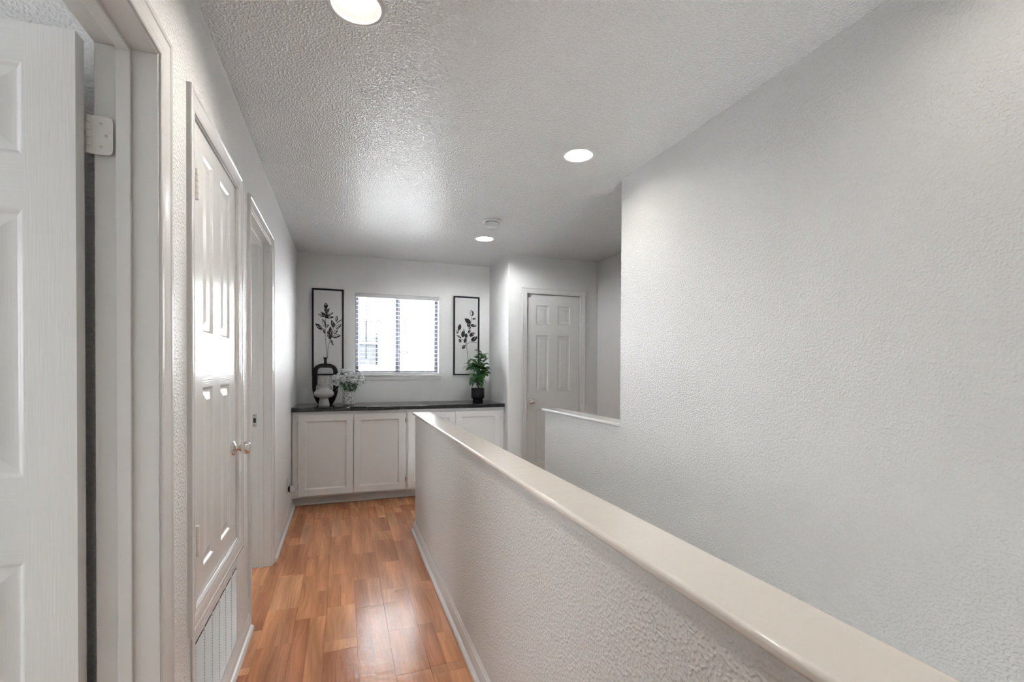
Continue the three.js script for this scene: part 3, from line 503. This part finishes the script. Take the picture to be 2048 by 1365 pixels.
{ // white flowers in a speckled pot
  const g = tag(group('flower_pot', null, 0.487, CT, -4.92), 'speckled round pot of white flowers and pale green leaves', 'flowers'), r = rng(31);
  const Lp = lattice(40, 24), speck = dataTex(256, 256, (u, v) => { const n = tnoise(Lp, 24, u * 18 + 1.2 * tnoise(L8, 8, u * 8, v * 8), v * 18), m = tnoise(Lp, 24, u * 24 + 5, v * 12); const k = sm(0.12, 0.24, n) * 0.75 + sm(0.2, 0.35, m) * 0.4, c = 0.84 - 0.62 * Math.min(1, k); return [c, c * 0.98, c * 0.98]; }, true); speck.repeat.set(2.5, 2.2);
  mesh('pot', lathe([[0, 0.001], [0.045, 0.001], [0.053, 0.006], [0.0565, 0.016], [0.0565, 0.112], [0.054, 0.124], [0.049, 0.130], [0.046, 0.127], [0.046, 0.115], [0, 0.112]], 44), std({ map: speck, roughness: 0.3 }), g);
  const petals = [], pr = rng(8); for (let i = 0; i < 14; i++) { const a = pr() * 6.283, b = Math.acos(1 - 1.7 * pr()); const q = new THREE.SphereGeometry(0.0085, 6, 4); q.scale(1, 0.5, 1.1); q.rotateX(pr() * 1.5); q.rotateY(pr() * 6); q.translate(0.0125 * Math.sin(b) * Math.cos(a), 0.0125 * Math.cos(b), 0.0125 * Math.sin(b) * Math.sin(a)); petals.push(q.toNonIndexed()); }
  const head = merge(petals), leafA = leafGeo(0.05, 0.02, 0.012, 0.3), leafB = leafGeo(0.036, 0.016, 0.006, 0.3);
  const spots = [[-0.09, 0.29, 0.01], [-0.035, 0.325, 0.0], [0.005, 0.318, 0.015], [0.035, 0.308, 0.0], [-0.125, 0.27, -0.01], [-0.06, 0.262, 0.04], [-0.02, 0.28, 0.045], [0.025, 0.275, 0.04], [0.065, 0.262, 0.03], [0.095, 0.29, 0.0], [0.115, 0.30, 0.01], [0.125, 0.265, 0.015], [0.09, 0.25, 0.045], [-0.1, 0.235, 0.03], [-0.14, 0.24, 0.0], [-0.05, 0.235, 0.055], [0.0, 0.245, 0.06], [0.045, 0.235, 0.055], [0.13, 0.225, 0.02], [-0.075, 0.275, -0.03], [0.06, 0.285, -0.03], [-0.01, 0.30, -0.03], [0.11, 0.24, -0.03], [-0.12, 0.205, 0.035], [0.1, 0.215, 0.05], [0.015, 0.295, 0.03], [-0.11, 0.255, 0.03], [0.075, 0.29, 0.02]];
  for (const [x, y, z] of spots) {
    const root = V(x * 0.18, 0.115, z * 0.3), c = new THREE.QuadraticBezierCurve3(root, V(x * 0.4, y * 0.8, z * 0.5), V(x, y, z));
    mesh('stem', new THREE.TubeGeometry(c, 6, 0.0013, 4), sage[1], g);
    const f = mesh('flower', head, M.leafWhite, g); f.position.set(x, y, z); f.rotation.set(r() * 0.8 - 0.4, r() * 6.28, r() * 0.8 - 0.4); f.scale.setScalar(1.4 + 0.5 * r());
    for (let k = 0; k < 5; k++) { const t = 0.22 + 0.7 * r(), p = c.getPoint(t), l = mesh('leaf', r() < 0.5 ? leafA : leafB, sage[Math.floor(r() * 3)], g); l.position.copy(p); l.rotation.set(-0.4 + r() * 1.3, r() * 6.28, 0, 'YXZ'); l.scale.setScalar(1.0 + 0.35 * r()); }
  }
}
{ // little tree in a black footed pot
  const g = tag(group('potted_plant', null, 1.795, CT, -4.87), 'green leafy plant in black footed pot at right end of counter', 'plant'), r = rng(64);
  mesh('pot', lathe([[0, 0.001], [0.054, 0.001], [0.056, 0.004], [0.056, 0.018], [0.053, 0.021], [0.053, 0.026], [0.055, 0.029], [0.053, 0.036], [0.0665, 0.044], [0.0695, 0.052], [0.0695, 0.150], [0.068, 0.153], [0.063, 0.153], [0.062, 0.135], [0, 0.133]], 48), M.black, g);
  mesh('soil', lathe([[0, 0.142], [0.04, 0.141], [0.062, 0.137]], 24), M.soil, g);
  const trunk = new THREE.CatmullRomCurve3([V(0.002, 0.13, 0), V(0.006, 0.165, 0.006), V(-0.008, 0.185, -0.004), V(0.014, 0.205, 0.004), V(-0.004, 0.235, 0), V(0.0, 0.30, 0), V(0.01, 0.36, 0)]);
  mesh('trunk', new THREE.TubeGeometry(trunk, 40, 0.008, 8), M.bark, g);
  const big = [leafGeo(0.085, 0.060, 0.02, 0.2, 0.85), leafGeo(0.07, 0.050, 0.012, 0.25, 0.8), leafGeo(0.095, 0.056, 0.03, 0.15, 0.8)];
  const tips = [[0.05, 0.53, 0.01], [0.035, 0.49, 0.03], [0.08, 0.44, 0.01], [-0.13, 0.41, 0.0], [-0.1, 0.39, 0.03], [-0.05, 0.41, 0.0], [-0.02, 0.37, 0.05], [0.03, 0.38, 0.06], [0.09, 0.38, 0.03], [0.11, 0.33, 0.0], [-0.07, 0.32, 0.05], [-0.03, 0.30, 0.07], [0.02, 0.31, 0.07], [0.07, 0.31, 0.04], [-0.09, 0.27, 0.02], [-0.04, 0.25, 0.05], [0.03, 0.26, 0.05], [0.0, 0.42, -0.05], [0.06, 0.40, -0.06]];
  for (const [x, y, z] of tips) {
    const a = trunk.getPoint(0.6 + 0.4 * Math.min(1, Math.max(0, (y - 0.25) / 0.25))), c = new THREE.QuadraticBezierCurve3(a, V(x * 0.4, (a.y + y) / 2 + 0.01, z * 0.4), V(x * 0.82, y, z * 0.82));
    mesh('twig', new THREE.TubeGeometry(c, 8, 0.0022, 5), greens[1], g);
    const n = 5 + Math.floor(r() * 2), yaw = Math.atan2(x, z);
    for (let k = 0; k < n; k++) { const p = c.getPoint(0.55 + 0.45 * (k / (n - 1))), l = mesh('leaf', big[Math.floor(r() * 3)], y < 0.28 ? greens[k % 2] : greens[Math.floor(r() * (x < -0.09 && y > 0.35 ? 4 : 3))], g); l.position.copy(p); l.rotation.set(-0.9 + 1.25 * r() + (y < 0.3 ? 0.6 : 0), yaw + (k - (n - 1) / 2) * 1.25 + (r() - 0.5), (r() - 0.5) * 0.6, 'YXZ'); l.scale.setScalar(0.95 + 0.35 * r()); }
  }
}
{ // socket and plug-in light low on the left wall
  const o = tag(group('wall_outlet', null, 0, 0.30, -4.30), 'white wall outlet plate low on the left wall by the cabinet', 'outlet');
  mesh('plate', rbox(0.0005, 0.006, -0.058, 0.058, -0.036, 0.036, 0.0025), M.plastic, o);
  const n = tag(group('plug_in_freshener', null, 0, 0.268, -4.30), 'rounded white plug-in unit on the outlet by the cabinet', 'plug-in');
  mesh('shell', lathe([[0, 0.052], [0.012, 0.0515], [0.022, 0.047], [0.029, 0.038], [0.031, 0.028], [0.031, 0.022], [0, 0.022]], 36).rotateZ(-Math.PI / 2), M.plastic, n);
  mesh('back', lathe([[0, 0.007], [0.020, 0.007], [0.020, 0.014], [0.0275, 0.015], [0.0275, 0.0218], [0, 0.0218]], 30).rotateZ(-Math.PI / 2), M.gap, n);
}
renderer.render(scene, camera);
